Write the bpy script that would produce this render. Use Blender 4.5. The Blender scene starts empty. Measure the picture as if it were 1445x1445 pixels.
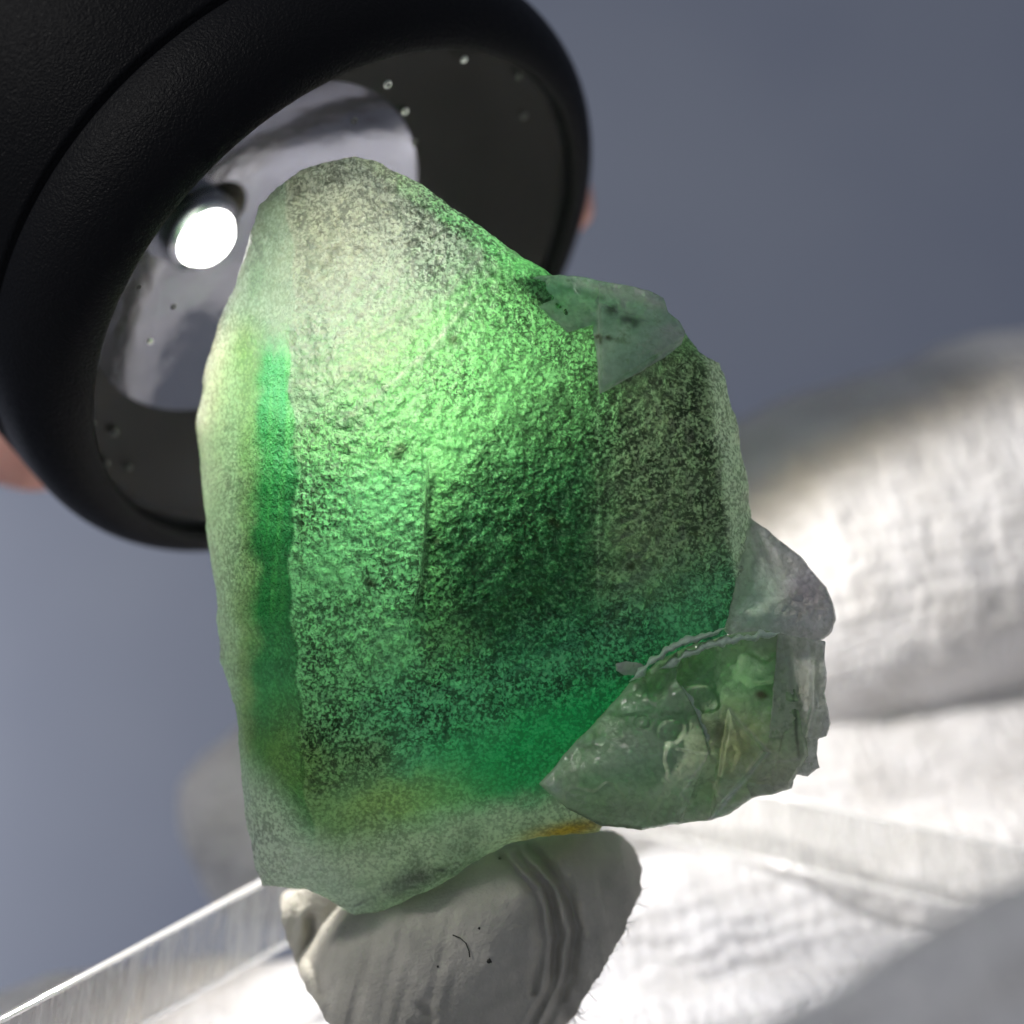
import bpy, bmesh, math, random
import numpy as np
from mathutils import Vector, Matrix

random.seed(4)
rng = np.random.default_rng(7)
S = 1.0 / 30000.0          # one modelling unit (u) = 1/30 mm
D = 3600.0                 # camera distance in u
CX = 722.5

# ------------------------------------------------------------------ camera
scn = bpy.context.scene
cam_d = bpy.data.cameras.new("camera")
cam = bpy.data.objects.new("camera", cam_d)
scn.collection.objects.link(cam)
cam.location = (0, -D * S, 0)
cam.rotation_euler = (math.radians(90), 0, 0)
cam_d.sensor_width = 36
cam_d.lens = 36 * D / 1445.0
cam_d.clip_start = 0.002
cam_d.clip_end = 50
cam_d.dof.use_dof = True
cam_d.dof.focus_distance = (D + 20) * S
cam_d.dof.aperture_fstop = cam_d.lens / 3.4
scn.camera = cam

# ------------------------------------------------------------------ world and exposure
world = bpy.data.worlds.new("World")
scn.world = world
world.use_nodes = True
bg = world.node_tree.nodes["Background"]
bg.inputs[0].default_value = (0.80, 0.86, 1.0, 1)
bg.inputs[1].default_value = 0.28
scn.view_settings.view_transform = 'Standard'
scn.view_settings.look = 'None'
scn.view_settings.exposure = 0.0
scn.view_settings.gamma = 1.0
scn.cycles.use_denoising = True
scn.cycles.max_bounces = 9
scn.cycles.transmission_bounces = 9
scn.cycles.use_adaptive_sampling = True
scn.cycles.adaptive_threshold = 0.02
scn.cycles.transparent_max_bounces = 16
scn.cycles.sample_clamp_indirect = 6.0
scn.cycles.caustics_refractive = True
scn.cycles.caustics_reflective = True
scn.cycles.blur_glossy = 0.3


def area(name, loc, target, size, power, col):
    l = bpy.data.lights.new(name, 'AREA')
    l.energy = power
    l.size = size
    l.color = col
    o = bpy.data.objects.new(name, l)
    scn.collection.objects.link(o)
    o.location = loc
    d = Vector(target) - Vector(loc)
    o.rotation_euler = d.to_track_quat('-Z', 'Y').to_euler()
    return o


# unseen room light from the upper left and a little in front, raking the relief
area("room_light", (-0.34, -0.13, 0.30), (0, 0, 0), 0.07, 0.75, (1.0, 0.97, 0.93))

# unseen fill light added low on the left to brighten the wall there
area("wall_fill", (-0.32, 0.40, -0.07), (-0.17, 0.53, -0.05), 0.10, 0.55, (1.0, 0.98, 0.95))

# ------------------------------------------------------------------ helpers


def P(px, py, d):
    k = (D + d) / D
    return Vector(((px - CX) * k, d, -(py - CX) * k))


def link(o):
    scn.collection.objects.link(o)
    return o


def tag(o, label=None, cat=None, group=None, kind=None):
    if label: o['label'] = label
    if cat: o['category'] = cat
    if group: o['group'] = group
    if kind: o['kind'] = kind
    return o


def mesh_obj(name, verts, faces, mat, parent=None, smooth=True, scale=S):
    me = bpy.data.meshes.new(name)
    v = np.asarray(verts, dtype=np.float64) * scale
    me.from_pydata(v.tolist(), [], [list(map(int, f)) for f in faces])
    me.validate()
    me.update()
    if smooth:
        me.polygons.foreach_set('use_smooth', [True] * len(me.polygons))
    o = link(bpy.data.objects.new(name, me))
    if mat: me.materials.append(mat)
    if parent: o.parent = parent
    return o


def bm_obj(name, bm, mat, parent=None, smooth=True):
    bmesh.ops.scale(bm, vec=(S, S, S), verts=bm.verts)
    me = bpy.data.meshes.new(name)
    bmesh.ops.recalc_face_normals(bm, faces=bm.faces)
    bm.to_mesh(me)
    bm.free()
    if smooth:
        me.polygons.foreach_set('use_smooth', [True] * len(me.polygons))
    o = link(bpy.data.objects.new(name, me))
    if mat: me.materials.append(mat)
    if parent: o.parent = parent
    return o


def hash3(i, j, k, s):
    h = (i * 374761393 + j * 668265263 + k * 2147483647 + s * 1274126177) & 0xFFFFFFFF
    h = ((h ^ (h >> 13)) * 1274126177) & 0xFFFFFFFF
    h = ((h ^ (h >> 16)) * 2246822519) & 0xFFFFFFFF
    return ((h ^ (h >> 15)) & 0xFFFFFF) / float(0xFFFFFF)


def vnoise(x, y, z, s=0):
    x, y, z = np.broadcast_arrays(x, y, z)
    i = np.floor(x).astype(np.int64); j = np.floor(y).astype(np.int64); k = np.floor(z).astype(np.int64)
    fx = x - i; fy = y - j; fz = z - k
    fx = fx * fx * (3 - 2 * fx); fy = fy * fy * (3 - 2 * fy); fz = fz * fz * (3 - 2 * fz)
    r = 0
    for a in (0, 1):
        for b in (0, 1):
            for c in (0, 1):
                w = (fx if a else 1 - fx) * (fy if b else 1 - fy) * (fz if c else 1 - fz)
                r = r + w * hash3(i + a, j + b, k + c, s)
    return r * 2 - 1


def fbm(x, y, z, scale, octs=4, s=0, gain=0.5):
    r = 0; a = 1.0; t = 0
    for o in range(octs):
        f = 2.03 ** o / scale
        r = r + a * vnoise(x * f + 17.3 * o, y * f - 9.1 * o, z * f + 3.7 * o, s + o)
        t += a; a *= gain
    return r / t


def sstep(a, b, x):
    t = np.clip((x - a) / (b - a), 0, 1)
    return t * t * (3 - 2 * t)


def smax(a, b, k):
    h = np.clip(0.5 + 0.5 * (a - b) / k, 0, 1)
    return b + (a - b) * h + k * h * (1 - h)


def smin(a, b, k):
    return -smax(-a, -b, k)


def seg_dist(x, y, pts):
    d = np.full(np.shape(x), 1e9)
    for (x0, y0), (x1, y1) in zip(pts[:-1], pts[1:]):
        dx, dy = x1 - x0, y1 - y0
        t = np.clip(((x - x0) * dx + (y - y0) * dy) / (dx * dx + dy * dy), 0, 1)
        d = np.minimum(d, np.hypot(x - x0 - t * dx, y - y0 - t * dy))
    return d


def line_side(x, y, a, b):
    """signed distance to the line a>b, positive on the right hand when walking a>b with y down"""
    dx, dy = b[0] - a[0], b[1] - a[1]
    l = math.hypot(dx, dy)
    return (dx * (y - a[1]) - dy * (x - a[0])) / l


# ------------------------------------------------------------------ material helpers
class N:
    def __init__(self, name):
        self.m = bpy.data.materials.new(name)
        self.m.use_nodes = True
        self.t = self.m.node_tree
        self.t.nodes.clear()
        self.out = self.t.nodes.new('ShaderNodeOutputMaterial')

    def n(self, typ, **kw):
        x = self.t.nodes.new('ShaderNode' + typ)
        for k, v in kw.items():
            if hasattr(x, k) and k not in x.inputs.keys():
                setattr(x, k, v)
            else:
                self.set(x, k, v)
        return x

    def set(self, x, k, v):
        i = x.inputs[k]
        if isinstance(v, bpy.types.NodeSocket):
            self.t.links.new(v, i)
        elif isinstance(v, tuple) and len(v) == 3 and i.type == 'RGBA':
            i.default_value = (*v, 1)
        else:
            i.default_value = v

    def noise(self, scale, detail=4, rough=0.55, dist=0.0, vec=None):
        x = self.n('TexNoise', Scale=scale, Detail=detail, Roughness=rough, Distortion=dist)
        x.inputs['Vector'].default_value = (0, 0, 0)
        self.t.links.new(vec or self.obj(), x.inputs['Vector'])
        return x.outputs['Fac']

    def obj(self):
        if not hasattr(self, '_o'):
            self._o = self.t.nodes.new('ShaderNodeTexCoord').outputs['Object']
        return self._o

    def mapping(self, scale=(1, 1, 1), rot=(0, 0, 0)):
        x = self.t.nodes.new('ShaderNodeMapping')
        self.t.links.new(self.obj(), x.inputs['Vector'])
        x.inputs['Scale'].default_value = scale
        x.inputs['Rotation'].default_value = rot
        return x.outputs[0]

    def ramp(self, fac, stops):
        x = self.t.nodes.new('ShaderNodeValToRGB')
        self.t.links.new(fac, x.inputs[0])
        el = x.color_ramp.elements
        while len(el) < len(stops): el.new(0.5)
        for e, (p, c) in zip(el, stops):
            e.position = p
            e.color = (*c, 1) if isinstance(c, tuple) else (c, c, c, 1)
        return x.outputs[0]

    def math(self, op, a, b=None, c=None):
        x = self.t.nodes.new('ShaderNodeMath')
        x.operation = op
        for i, v in enumerate((a, b, c)):
            if v is None: continue
            if isinstance(v, bpy.types.NodeSocket): self.t.links.new(v, x.inputs[i])
            else: x.inputs[i].default_value = v
        return x.outputs[0]

    def mixc(self, fac, a, b, mode='MIX'):
        x = self.t.nodes.new('ShaderNodeMix')
        x.data_type = 'RGBA'; x.blend_type = mode
        for i, v in ((0, fac), (6, a), (7, b)):
            if isinstance(v, bpy.types.NodeSocket): self.t.links.new(v, x.inputs[i])
            elif isinstance(v, tuple): x.inputs[i].default_value = (*v, 1)
            else: x.inputs[i].default_value = v
        return x.outputs[2]

    def bump(self, h, dist, strength=1.0, normal=None):
        x = self.n('Bump', Height=h, Distance=dist, Strength=strength)
        if normal: self.t.links.new(normal, x.inputs['Normal'])
        return x.outputs[0]

    def attr(self, name):
        x = self.t.nodes.new('ShaderNodeAttribute')
        x.attribute_name = name
        return x

    def surf(self, s):
        self.t.links.new(s, self.out.inputs['Surface'])
        return self.m

    def mix(self, f, a, b):
        x = self.t.nodes.new('ShaderNodeMixShader')
        for i, v in enumerate((f, a, b)):
            if isinstance(v, bpy.types.NodeSocket): self.t.links.new(v, x.inputs[i])
            else: x.inputs[i].default_value = v
        return x.outputs[0]


def mat_principled(name, col, rough=0.5, **kw):
    m = N(name)
    b = m.n('BsdfPrincipled')
    m.set(b, 'Base Color', col); m.set(b, 'Roughness', rough)
    for k, v in kw.items(): m.set(b, k, v)
    return m, b


# --- wall
m, b = mat_principled('wall_paint', (0.5, 0.51, 0.545), 0.8)
m.set(b, 'Base Color', m.ramp(m.noise(9, 3), [(0.35, (0.235, 0.26, 0.34)), (0.65, (0.285, 0.31, 0.38))]))
M_WALL = m.surf(b.outputs[0])

# --- flashlight anodised metal
m, b = mat_principled('black_anodised_metal', (0.004, 0.004, 0.005), 0.45, Metallic=0.0)
m.set(b, 'Specular IOR Level', 0.10)
h = m.noise(6500, 2, 0.6)
m.set(b, 'Roughness', m.ramp(m.noise(9000, 1), [(0.3, 0.36), (0.7, 0.6)]))
m.set(b, 'Normal', m.bump(h, 0.00010, 0.8))
M_BLACK = m.surf(b.outputs[0])
m, b = mat_principled('black_inner_wall', (0.004, 0.0038, 0.0036), 0.8)
m.set(b, 'Specular IOR Level', 0.08)
M_INNER = m.surf(b.outputs[0])
m, b = mat_principled('polished_reflector', (0.30, 0.30, 0.33), 0.16, Metallic=1.0)
m.set(b, 'Normal', m.bump(m.noise(420, 3), 0.0002, 0.5))
M_REFL = m.surf(b.outputs[0])
m = N('led_glow')
e = m.n('Emission', Color=(1.0, 0.97, 0.90), Strength=14.0)
M_LED = m.surf(e.outputs[0])
m = N('lens_glass')
fr = m.n('LayerWeight', Blend=0.5)
M_LENS = m.surf(m.mix(m.math('MULTIPLY_ADD', m.math('POWER', fr.outputs['Facing'], 4.0), 0.08, 0.012), m.n('BsdfTransparent', Color=(0.97, 0.98, 1.0)).outputs[0],
                      m.n('BsdfGlossy', Color=(1, 1, 1), Roughness=0.03).outputs[0]))
m, b = mat_principled('dust_and_droplets', (0.75, 0.76, 0.70), 0.3)
m.set(b, 'Transmission Weight', 0.4)
M_SPECK = m.surf(b.outputs[0])

# --- skin
m, b = mat_principled('skin', (0.70, 0.36, 0.29), 0.5)
m.set(b, 'Subsurface Weight', 0.4)
m.set(b, 'Subsurface Radius', (0.004, 0.0015, 0.001))
m.set(b, 'Normal', m.bump(m.noise(1500, 4), 0.0002, 0.4))
M_SKIN = m.surf(b.outputs[0])

# --- knitted cotton glove
m, b = mat_principled('white_knit_cotton', (0.80, 0.79, 0.76), 0.9)
w1 = m.n('TexWave', wave_type='BANDS', bands_direction='Z', Scale=250.0, Distortion=7.0, Detail=3.0)
w1.inputs['Detail Scale'].default_value = 1.5
m.t.links.new(m.mapping((1, 1, 1), (0, math.radians(12), 0)), w1.inputs['Vector'])
w2 = m.n('TexWave', wave_type='BANDS', bands_direction='X', Scale=310.0, Distortion=8.0, Detail=3.0)
m.t.links.new(m.mapping((1, 1, 1), (0, math.radians(12), 0)), w2.inputs['Vector'])
hh = m.math('ADD', m.math('MULTIPLY', w1.outputs['Fac'], 0.6), m.math('MULTIPLY', w2.outputs['Fac'], 0.4))
hh = m.math('ADD', hh, m.math('MULTIPLY', m.noise(900, 5), 1.4))
m.set(b, 'Normal', m.bump(hh, 0.0008, 0.45))
m.set(b, 'Base Color', m.ramp(m.noise(260, 4), [(0.3, (0.46, 0.45, 0.45)), (0.6, (0.57, 0.565, 0.58))]))
m.set(b, 'Sheen Weight', 0.3)
M_GLOVE = m.surf(b.outputs[0])
m, b = mat_principled('cotton_fibre', (0.85, 0.84, 0.84), 0.7)
M_FIBRE = m.surf(b.outputs[0])

# --- putty
m, b = mat_principled('grey_putty', (0.42, 0.40, 0.35), 0.62)
m.set(b, 'Base Color', m.ramp(m.noise(500, 5), [(0.3, (0.38, 0.365, 0.315)), (0.7, (0.52, 0.495, 0.43))]))
m.set(b, 'Subsurface Weight', 0.35)
m.set(b, 'Subsurface Radius', (0.0012, 0.0012, 0.0009))
m.set(b, 'Normal', m.bump(m.math('ADD', m.noise(3000, 6, 0.68), m.noise(700, 4, 0.6)), 0.00022, 0.75))
M_PUTTY = m.surf(b.outputs[0])
m, b = mat_principled('dark_lint', (0.03, 0.03, 0.025), 0.8)
M_LINT = m.surf(b.outputs[0])

# --- acrylic
m = N('clear_acrylic_face')
fr = m.n('LayerWeight', Blend=0.5)
M_ACR = m.surf(m.mix(m.math('MULTIPLY_ADD', m.math('POWER', fr.outputs['Facing'], 4.0), 0.5, 0.04), m.n('BsdfTransparent', Color=(0.97, 0.975, 0.985)).outputs[0],
                     m.n('BsdfGlossy', Color=(1, 1, 1), Roughness=0.04).outputs[0]))
m = N('sawn_acrylic_edge')
st = m.noise(1.0, 3, 0.6, 0, m.mapping((1600, 1600, 60)))
d = m.n('BsdfTranslucent', Color=(0.80, 0.80, 0.78))
d2 = m.n('BsdfDiffuse', Color=(0.62, 0.62, 0.60))
g = m.n('BsdfGlossy', Roughness=0.2)
bn = m.bump(st, 0.0003, 0.8)
for q in (d, d2, g): m.t.links.new(bn, q.inputs['Normal'])
dd = m.mix(0.5, d.outputs[0], d2.outputs[0])
tr = m.n('BsdfTransparent', Color=(0.95, 0.95, 0.93))
x = m.mix(m.ramp(st, [(0.40, 0.25), (0.62, 0.75)]), tr.outputs[0], dd)
M_ACRE = m.surf(m.mix(0.08, x, g.outputs[0]))


# --- fluorite.  Colour zoning of the mineral is stored on the mesh as 'zone' (body colour, part of it painted light and shade)
def fluorite(name, frost=0.30, grain=1.0, trans=0.45, fine=4200.0, pits=0.75, sss=0.0105, glow=0.0, dens=0.5, coat=0.6):
    m, b = mat_principled(name, (0.3, 0.6, 0.35), frost)
    at = m.attr('zone')
    gr = m.attr('grain')
    cells = m.n('TexVoronoi', Scale=fine, feature='F1')
    m.t.links.new(m.obj(), cells.inputs['Vector'])
    n1 = m.noise(fine * 0.9, 4, 0.65, 0.5)
    n2 = m.noise(fine * 0.22, 3, 0.6)
    hgt = m.math('ADD', m.math('MULTIPLY', n1, 1.0), m.math('MULTIPLY', cells.outputs['Distance'], -0.45))
    pit = m.math('ADD', hgt, m.math('MULTIPLY', n2, 0.35))
    lo, hi = 0.31, 0.51
    if glow > 0.4:
        cel2 = m.n('TexVoronoi', Scale=fine * 0.8, feature='SMOOTH_F1', Smoothness=0.3)
        m.t.links.new(m.obj(), cel2.inputs['Vector'])
        h2 = m.math('ADD', m.math('MULTIPLY', cel2.outputs['Distance'], -0.4), m.math('ADD', m.math('MULTIPLY', n1, 1.25), m.math('MULTIPLY', n2, 0.5)))
        pit = h2
        lo, hi = 0.56, 0.78
    hgt = m.math('MULTIPLY', hgt, gr.outputs['Fac'])
    bmp = m.bump(hgt, 0.00030 * grain, 1.0)
    m.set(b, 'Normal', bmp)
    # shade of the etch pits, painted dark into the colour
    pit_shade = m.ramp(pit, [(lo, 0.0), (hi, 1.0)])
    dfac = m.math('MULTIPLY', m.math('SUBTRACT', 1.0, pit_shade), m.math('MULTIPLY', gr.outputs['Fac'], pits))
    crest = m.ramp(pit, [(hi - 0.02, 0.0), (hi + 0.18, 1.0)])
    cfac = m.math('MULTIPLY', crest, m.math('MULTIPLY', gr.outputs['Fac'], 0.55 * pits))
    col = m.mixc(dfac, at.outputs['Color'], (0.03, 0.05, 0.03))
    crest_light = m.mixc(0.45, at.outputs['Color'], (0.85, 0.92, 0.80))  # grain tops painted paler, as if catching the light
    m.set(b, 'Base Color', m.mixc(cfac, col, crest_light))
    m.set(b, 'Roughness', m.ramp(n1, [(0.3, frost * 0.6), (0.7, frost * 1.3)]))
    m.set(b, 'IOR', 1.434)
    m.set(b, 'Transmission Weight', trans)
    m.set(b, 'Subsurface Weight', 1.0)
    m.set(b, 'Subsurface Radius', (1.0, 1.0, 0.95))
    m.set(b, 'Subsurface Scale', sss)
    b.subsurface_method = 'RANDOM_WALK'
    m.set(b, 'Specular IOR Level', 0.5)
    m.set(b, 'Coat Weight', coat)
    m.set(b, 'Coat Roughness', 0.11)
    m.set(b, 'Coat Normal', m.bump(hgt, 0.00030 * grain, 1.0))
    if not glow:
        return m.surf(b.outputs[0])
    # light that has wandered through the stone leaves through the etched grains
    h3 = h2 if glow > 0.4 else pit
    tl = m.n('BsdfTranslucent')
    gm = m.n('Gamma', Gamma=1.5)
    m.set(gm, 'Color', b.inputs['Base Color'].links[0].from_socket)
    m.set(tl, 'Color', m.mixc(1.0, gm.outputs[0], (dens, dens, dens), 'MULTIPLY'))
    nb = m.bump(m.math('MULTIPLY', h3, gr.outputs['Fac']), 0.00065, 1.0)
    m.set(tl, 'Normal', nb)
    body = tl.outputs[0]
    if glow > 0.4:
        # the etched skin also scatters light straight back
        df = m.n('BsdfDiffuse')
        m.set(df, 'Color', b.inputs['Base Color'].links[0].from_socket)
        m.set(df, 'Normal', nb)
        body = m.mix(0.16, tl.outputs[0], df.outputs[0])
    else:
        df = m.n('BsdfDiffuse')
        m.set(df, 'Color', b.inputs['Base Color'].links[0].from_socket)
        m.set(df, 'Normal', bmp)
        body = m.mix(0.4, tl.outputs[0], df.outputs[0])
    return m.surf(m.mix(glow, b.outputs[0], body))


M_FLUOR = fluorite('green_fluorite', 0.08, 1.2, 0.62, 6200.0, 0.85, 0.007, 0.74, 0.85, 0.4)
M_FLUOR2 = fluorite('clear_green_fluorite', 0.05, 0.4, 0.78, 3000.0, 0.3, 0.008, 0.26, 0.95, 0.2)


m, b = mat_principled('pale_crust', (0.40, 0.53, 0.41), 0.4)
m.set(b, 'Transmission Weight', 0.35)
m.set(b, 'Subsurface Weight', 0.6)
m.set(b, 'Subsurface Radius', (0.001, 0.001, 0.001))
m.set(b, 'Normal', m.bump(m.noise(4200, 4), 0.0002, 0.8))
M_CRUST = m.surf(b.outputs[0])

# ------------------------------------------------------------------ setting: wall
bm = bmesh.new()
bmesh.ops.create_grid(bm, x_segments=2, y_segments=2, size=40000)
bmesh.ops.rotate(bm, verts=bm.verts, cent=(0, 0, 0), matrix=Matrix.Rotation(math.radians(90), 3, 'X'))
bmesh.ops.translate(bm, verts=bm.verts, vec=(0, 16000, 0))
wall = bm_obj('wall', bm, M_WALL, smooth=False)
tag(wall, kind='structure')

# ------------------------------------------------------------------ flashlight
FC = P(487, 428, 450)
FN = Vector((0.61, -0.50, -0.61)).normalized()
FE = Vector((0.7071, 0, 0.7071))
FE = (FE - FN * FE.dot(FN)).normalized()
FW = FE.cross(FN).normalized()
if FW.y < 0: FW = -FW


def fpt(s, r, a):
    return FC + FN * s + (FE * math.cos(a) + FW * math.sin(a)) * r


def lathe(name, prof, mat, parent, seg=192, off=None):
    """off(k) -> sideways shift of profile point k (for a cup that sits off the axis)"""
    v = []; f = []
    n = len(prof)
    for i in range(seg):
        a = 2 * math.pi * i / seg
        for k, (s, r) in enumerate(prof):
            v.append(fpt(s, r, a) + (off(k) if off else Vector((0, 0, 0))))
    for i in range(seg):
        j = (i + 1) % seg
        for k in range(n - 1):
            f.append((i * n + k, j * n + k, j * n + k + 1, i * n + k + 1))
    o = mesh_obj(name, v, f, mat, parent)
    bm = bmesh.new(); bm.from_mesh(o.data)
    bmesh.ops.remove_doubles(bm, verts=bm.verts, dist=1e-7)
    bmesh.ops.recalc_face_normals(bm, faces=bm.faces)
    bm.to_mesh(o.data); bm.free()
    return o


RL = 462.0
flash = link(bpy.data.objects.new('flashlight', None))
flash.empty_display_size = 0.01
tag(flash, 'black metal flashlight with glowing round lens pointing down behind the green crystal', 'flashlight')
# bezel (rounded lip), groove, barrel
lip = []
for k in range(17):
    t = math.pi / 2 * (k / 16.0)
    lip.append((6 - 112 * (1 - math.cos(t)), RL + 5 + 80 * math.sin(t)))
prof = [(-60, RL), (-14, RL), (2, RL + 1)] + lip + [(-150, RL + 86), (-154, RL + 83), (-156, RL + 68)]
lathe('bezel', prof, M_BLACK, flash)
prof = [(-156, RL + 70), (-168, RL + 70), (-170, RL + 80), (-175, RL + 85), (-480, RL + 85), (-520, RL + 80), (-620, RL + 40), (-760, RL - 40), (-900, RL - 90)]
lathe('head', prof, M_BLACK, flash)
prof = [(-900, RL - 92), (-930, RL - 120)]
for k in range(40):
    s = -960 - k * 60
    prof += [(s, RL - 120), (s - 40, RL - 120), (s - 45, RL - 132), (s - 57, RL - 132)]
prof += [(-3400, RL - 120), (-3430, RL - 150), (-3430, 0)]
lathe('barrel', prof, M_BLACK, flash, 96)
# inside of the head
def ray_to_plane(px, py, s):
    o = Vector((0, -D, 0)); r = (P(px, py, 0) - o).normalized()
    c = FC + FN * s
    return o + r * ((c - o).dot(FN) / r.dot(FN))


LEDO = ray_to_plane(300, 345, -185) - (FC + FN * -185)
CUP = ray_to_plane(335, 325, -190) - (FC + FN * -190)         # the light cup sits a little off the axis
RC = min(312.0, RL - 14 - CUP.length)
lathe('inner_wall', [(-30, RL - 1), (-70, RL - 6), (-128, RC + 8), (-131, RC + 1)], M_INNER, flash, off=lambda k: CUP * (0, 0.2, 1, 1)[k])
lathe('reflector', [(-131, RC)] + [(-131 - 120 * (1 - (r / RC) ** 2), r) for r in np.linspace(RC - 10, 56, 22)], M_REFL, flash, off=lambda k: CUP)
lathe('led_base', [(-255, 74), (-214, 70), (-206, 60), (-206, 0)], M_REFL, flash, 64, off=lambda k: LEDO)
led = lathe('led', [(-204, 52), (-190, 44), (-180, 22), (-178, 0)], M_LED, flash, 64, off=lambda k: LEDO)
print('CUP', CUP.length, RC)
lathe('lens', [(-12, RL - 2), (-10, RL * 0.7), (-9, RL * 0.4), (-8, 0)], M_LENS, flash)
# the lamp's own beam
sp = bpy.data.lights.new('flashlight_beam', 'SPOT')
sp.energy = 0.165
sp.spot_size = math.radians(152)
sp.spot_blend = 0.12
sp.shadow_soft_size = 70 * S
sp.color = (1.0, 0.99, 0.99)
so = link(bpy.data.objects.new('flashlight_beam', sp))
so.location = (FC + FN * 2) * S
so.rotation_euler = FN.to_track_quat('-Z', 'Y').to_euler()
so.parent = flash

# yellowish fringe round the beam
sp2 = sp.copy(); sp2.name = 'beam_fringe'
sp2.energy = 0.034; sp2.spot_size = math.radians(159); sp2.spot_blend = 0.10; sp2.color = (1.0, 0.74, 0.34)
so2 = link(bpy.data.objects.new('beam_fringe', sp2))
so2.location = so.location; so2.rotation_euler = so.rotation_euler; so2.parent = flash

# dust specks and droplets on the lens


def lens_hit(px, py, s=-4):
    o = Vector((0, -D, 0)); r = (P(px, py, 0) - o).normalized()
    c = FC + FN * s
    k = (c - o).dot(FN) / r.dot(FN)
    return o + r * k


m, b = mat_principled('faint_smear', (0.06, 0.06, 0.058), 0.5)
M_FAINT = m.surf(b.outputs[0])


def speck(px, py, rad, ring=True):
    c = lens_hit(px, py)
    v = []; f = []
    A, B = 16, 6
    for i in range(A):
        a = 2 * math.pi * i / A
        dr = FE * math.cos(a) + FW * math.sin(a)
        for j in range(B):
            t = 2 * math.pi * j / B
            v.append(c + dr * (0.75 * rad * (0.8 + 0.28 * math.cos(t))) + FN * (rad * 0.3 * math.sin(t)))
    for i in range(A):
        for j in range(B):
            f.append((i * B + j, ((i + 1) % A) * B + j, ((i + 1) % A) * B + (j + 1) % B, i * B + (j + 1) % B))
    if not ring:
        v.append(c + FN * rad * 0.5)
        for i in range(A):
            f.append((i * B + 1, ((i + 1) % A) * B + 1, len(v) - 1))
    mesh_obj('dust_speck', v, f, M_SPECK if (px, py) in ((780, 131), (655, 84), (212, 482), (547, 119), (572, 157)) else M_FAINT, flash)


for px, py, r, ring in [(780, 131, 9, False), (740, 164, 8, True), (572, 157, 8, True), (547, 119, 9, True), (655, 84, 8, False),
                        (212, 482, 7, False), (162, 611, 9, True), (131, 598, 8, True), (150, 655, 9, True), (733, 108, 8, True),
                        (585, 200, 7, True), (500, 170, 7, True), (245, 433, 6, True), (196, 405, 5, False), (183, 660, 7, True)]:
    speck(px, py, r, ring)

# ------------------------------------------------------------------ blobs: capsule chains joined by a voxel remesh


def chains_mesh(name, chains, mat, voxel, smooth=6, disp=None):
    bm = bmesh.new()
    for ch in chains:
        for (p0, r0), (p1, r1) in zip(ch[:-1], ch[1:]):
            p0 = Vector(p0); p1 = Vector(p1)
            n = max(2, int((p1 - p0).length / (0.28 * min(r0, r1))) + 1)
            for k in range(n + 1):
                t = k / n
                c = p0.lerp(p1, t); r = r0 + (r1 - r0) * t
                bmesh.ops.create_icosphere(bm, subdivisions=3, radius=r, matrix=Matrix.Translation(c))
    o = bm_obj(name, bm, mat)
    md = o.modifiers.new('r', 'REMESH'); md.mode = 'VOXEL'; md.voxel_size = voxel * S; md.use_smooth_shade = True
    ms = o.modifiers.new('s', 'SMOOTH'); ms.iterations = smooth; ms.factor = 0.5
    dg = bpy.context.evaluated_depsgraph_get()
    me = bpy.data.meshes.new_from_object(o.evaluated_get(dg))
    o.modifiers.clear()
    o.data = me
    me.name = name
    if disp:
        n = len(me.vertices)
        co = np.empty(n * 3); me.vertices.foreach_get('co', co); co = co.reshape(-1, 3) / S
        no = np.empty(n * 3); me.vertices.foreach_get('normal', no); no = no.reshape(-1, 3)
        co = co + no * disp(co)[:, None]
        me.vertices.foreach_set('co', (co * S).ravel()); me.update()
    if not me.materials: me.materials.append(mat)
    me.polygons.foreach_set('use_smooth', [True] * len(me.polygons))
    return o


# bare hand behind the flashlight
def fch(pts):
    return [(fpt(s, r, math.radians(a)), rad) for s, r, a, rad in pts]


PALM = [(-900, 700, 75, 190), (-1300, 720, 90, 230), (-1500, 700, 140, 230), (-900, 700, 140, 190)]
hand = chains_mesh('hand', [
    fch([(-120, 585, 47, 52), (-330, 655, 46, 96), (-620, 670, 60, 105), (-900, 700, 75, 150)]),
    fch([(-420, 640, 8, 84), (-560, 665, 28, 98), (-760, 680, 52, 108), (-950, 700, 80, 160)]),
    fch([(-700, 560, -14, 84), (-820, 640, 20, 98), (-980, 680, 52, 108), (-1150, 700, 85, 160)]),
    fch([(-930, 480, -20, 74), (-1040, 560, 20, 84), (-1180, 640, 55, 95), (-1300, 700, 90, 160)]),
    fch([(-400, 590, 160, 80), (-600, 660, 160, 110), (-850, 690, 150, 130), (-1200, 700, 130, 190)]),
    fch(PALM), fch([(-1500, 760, 115, 230), (-2600, 1100, 115, 210)])], M_SKIN, 14)
tag(hand, 'bare pink hand gripping the black flashlight from behind, mostly hidden', 'hand')

# ------------------------------------------------------------------ acrylic slab
TS = math.radians(15.6)
SN = Vector((0, -math.sin(TS), math.cos(TS)))
SB = P(650, 1480, 0)


def slab_hit(px, py, off=0):
    o = Vector((0, -D, 0)); r = (P(px, py, 0) - o).normalized()
    k = (SB + SN * off - o).dot(SN) / r.dot(SN)
    return o + r * k


L0, L1 = slab_hit(370, 1245), slab_hit(0, 1440)
R0, R1 = slab_hit(1200, 1146), slab_hit(1445, 1200)
du = (L1 - L0).normalized(); dv = (R1 - R0).normalized()
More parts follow.
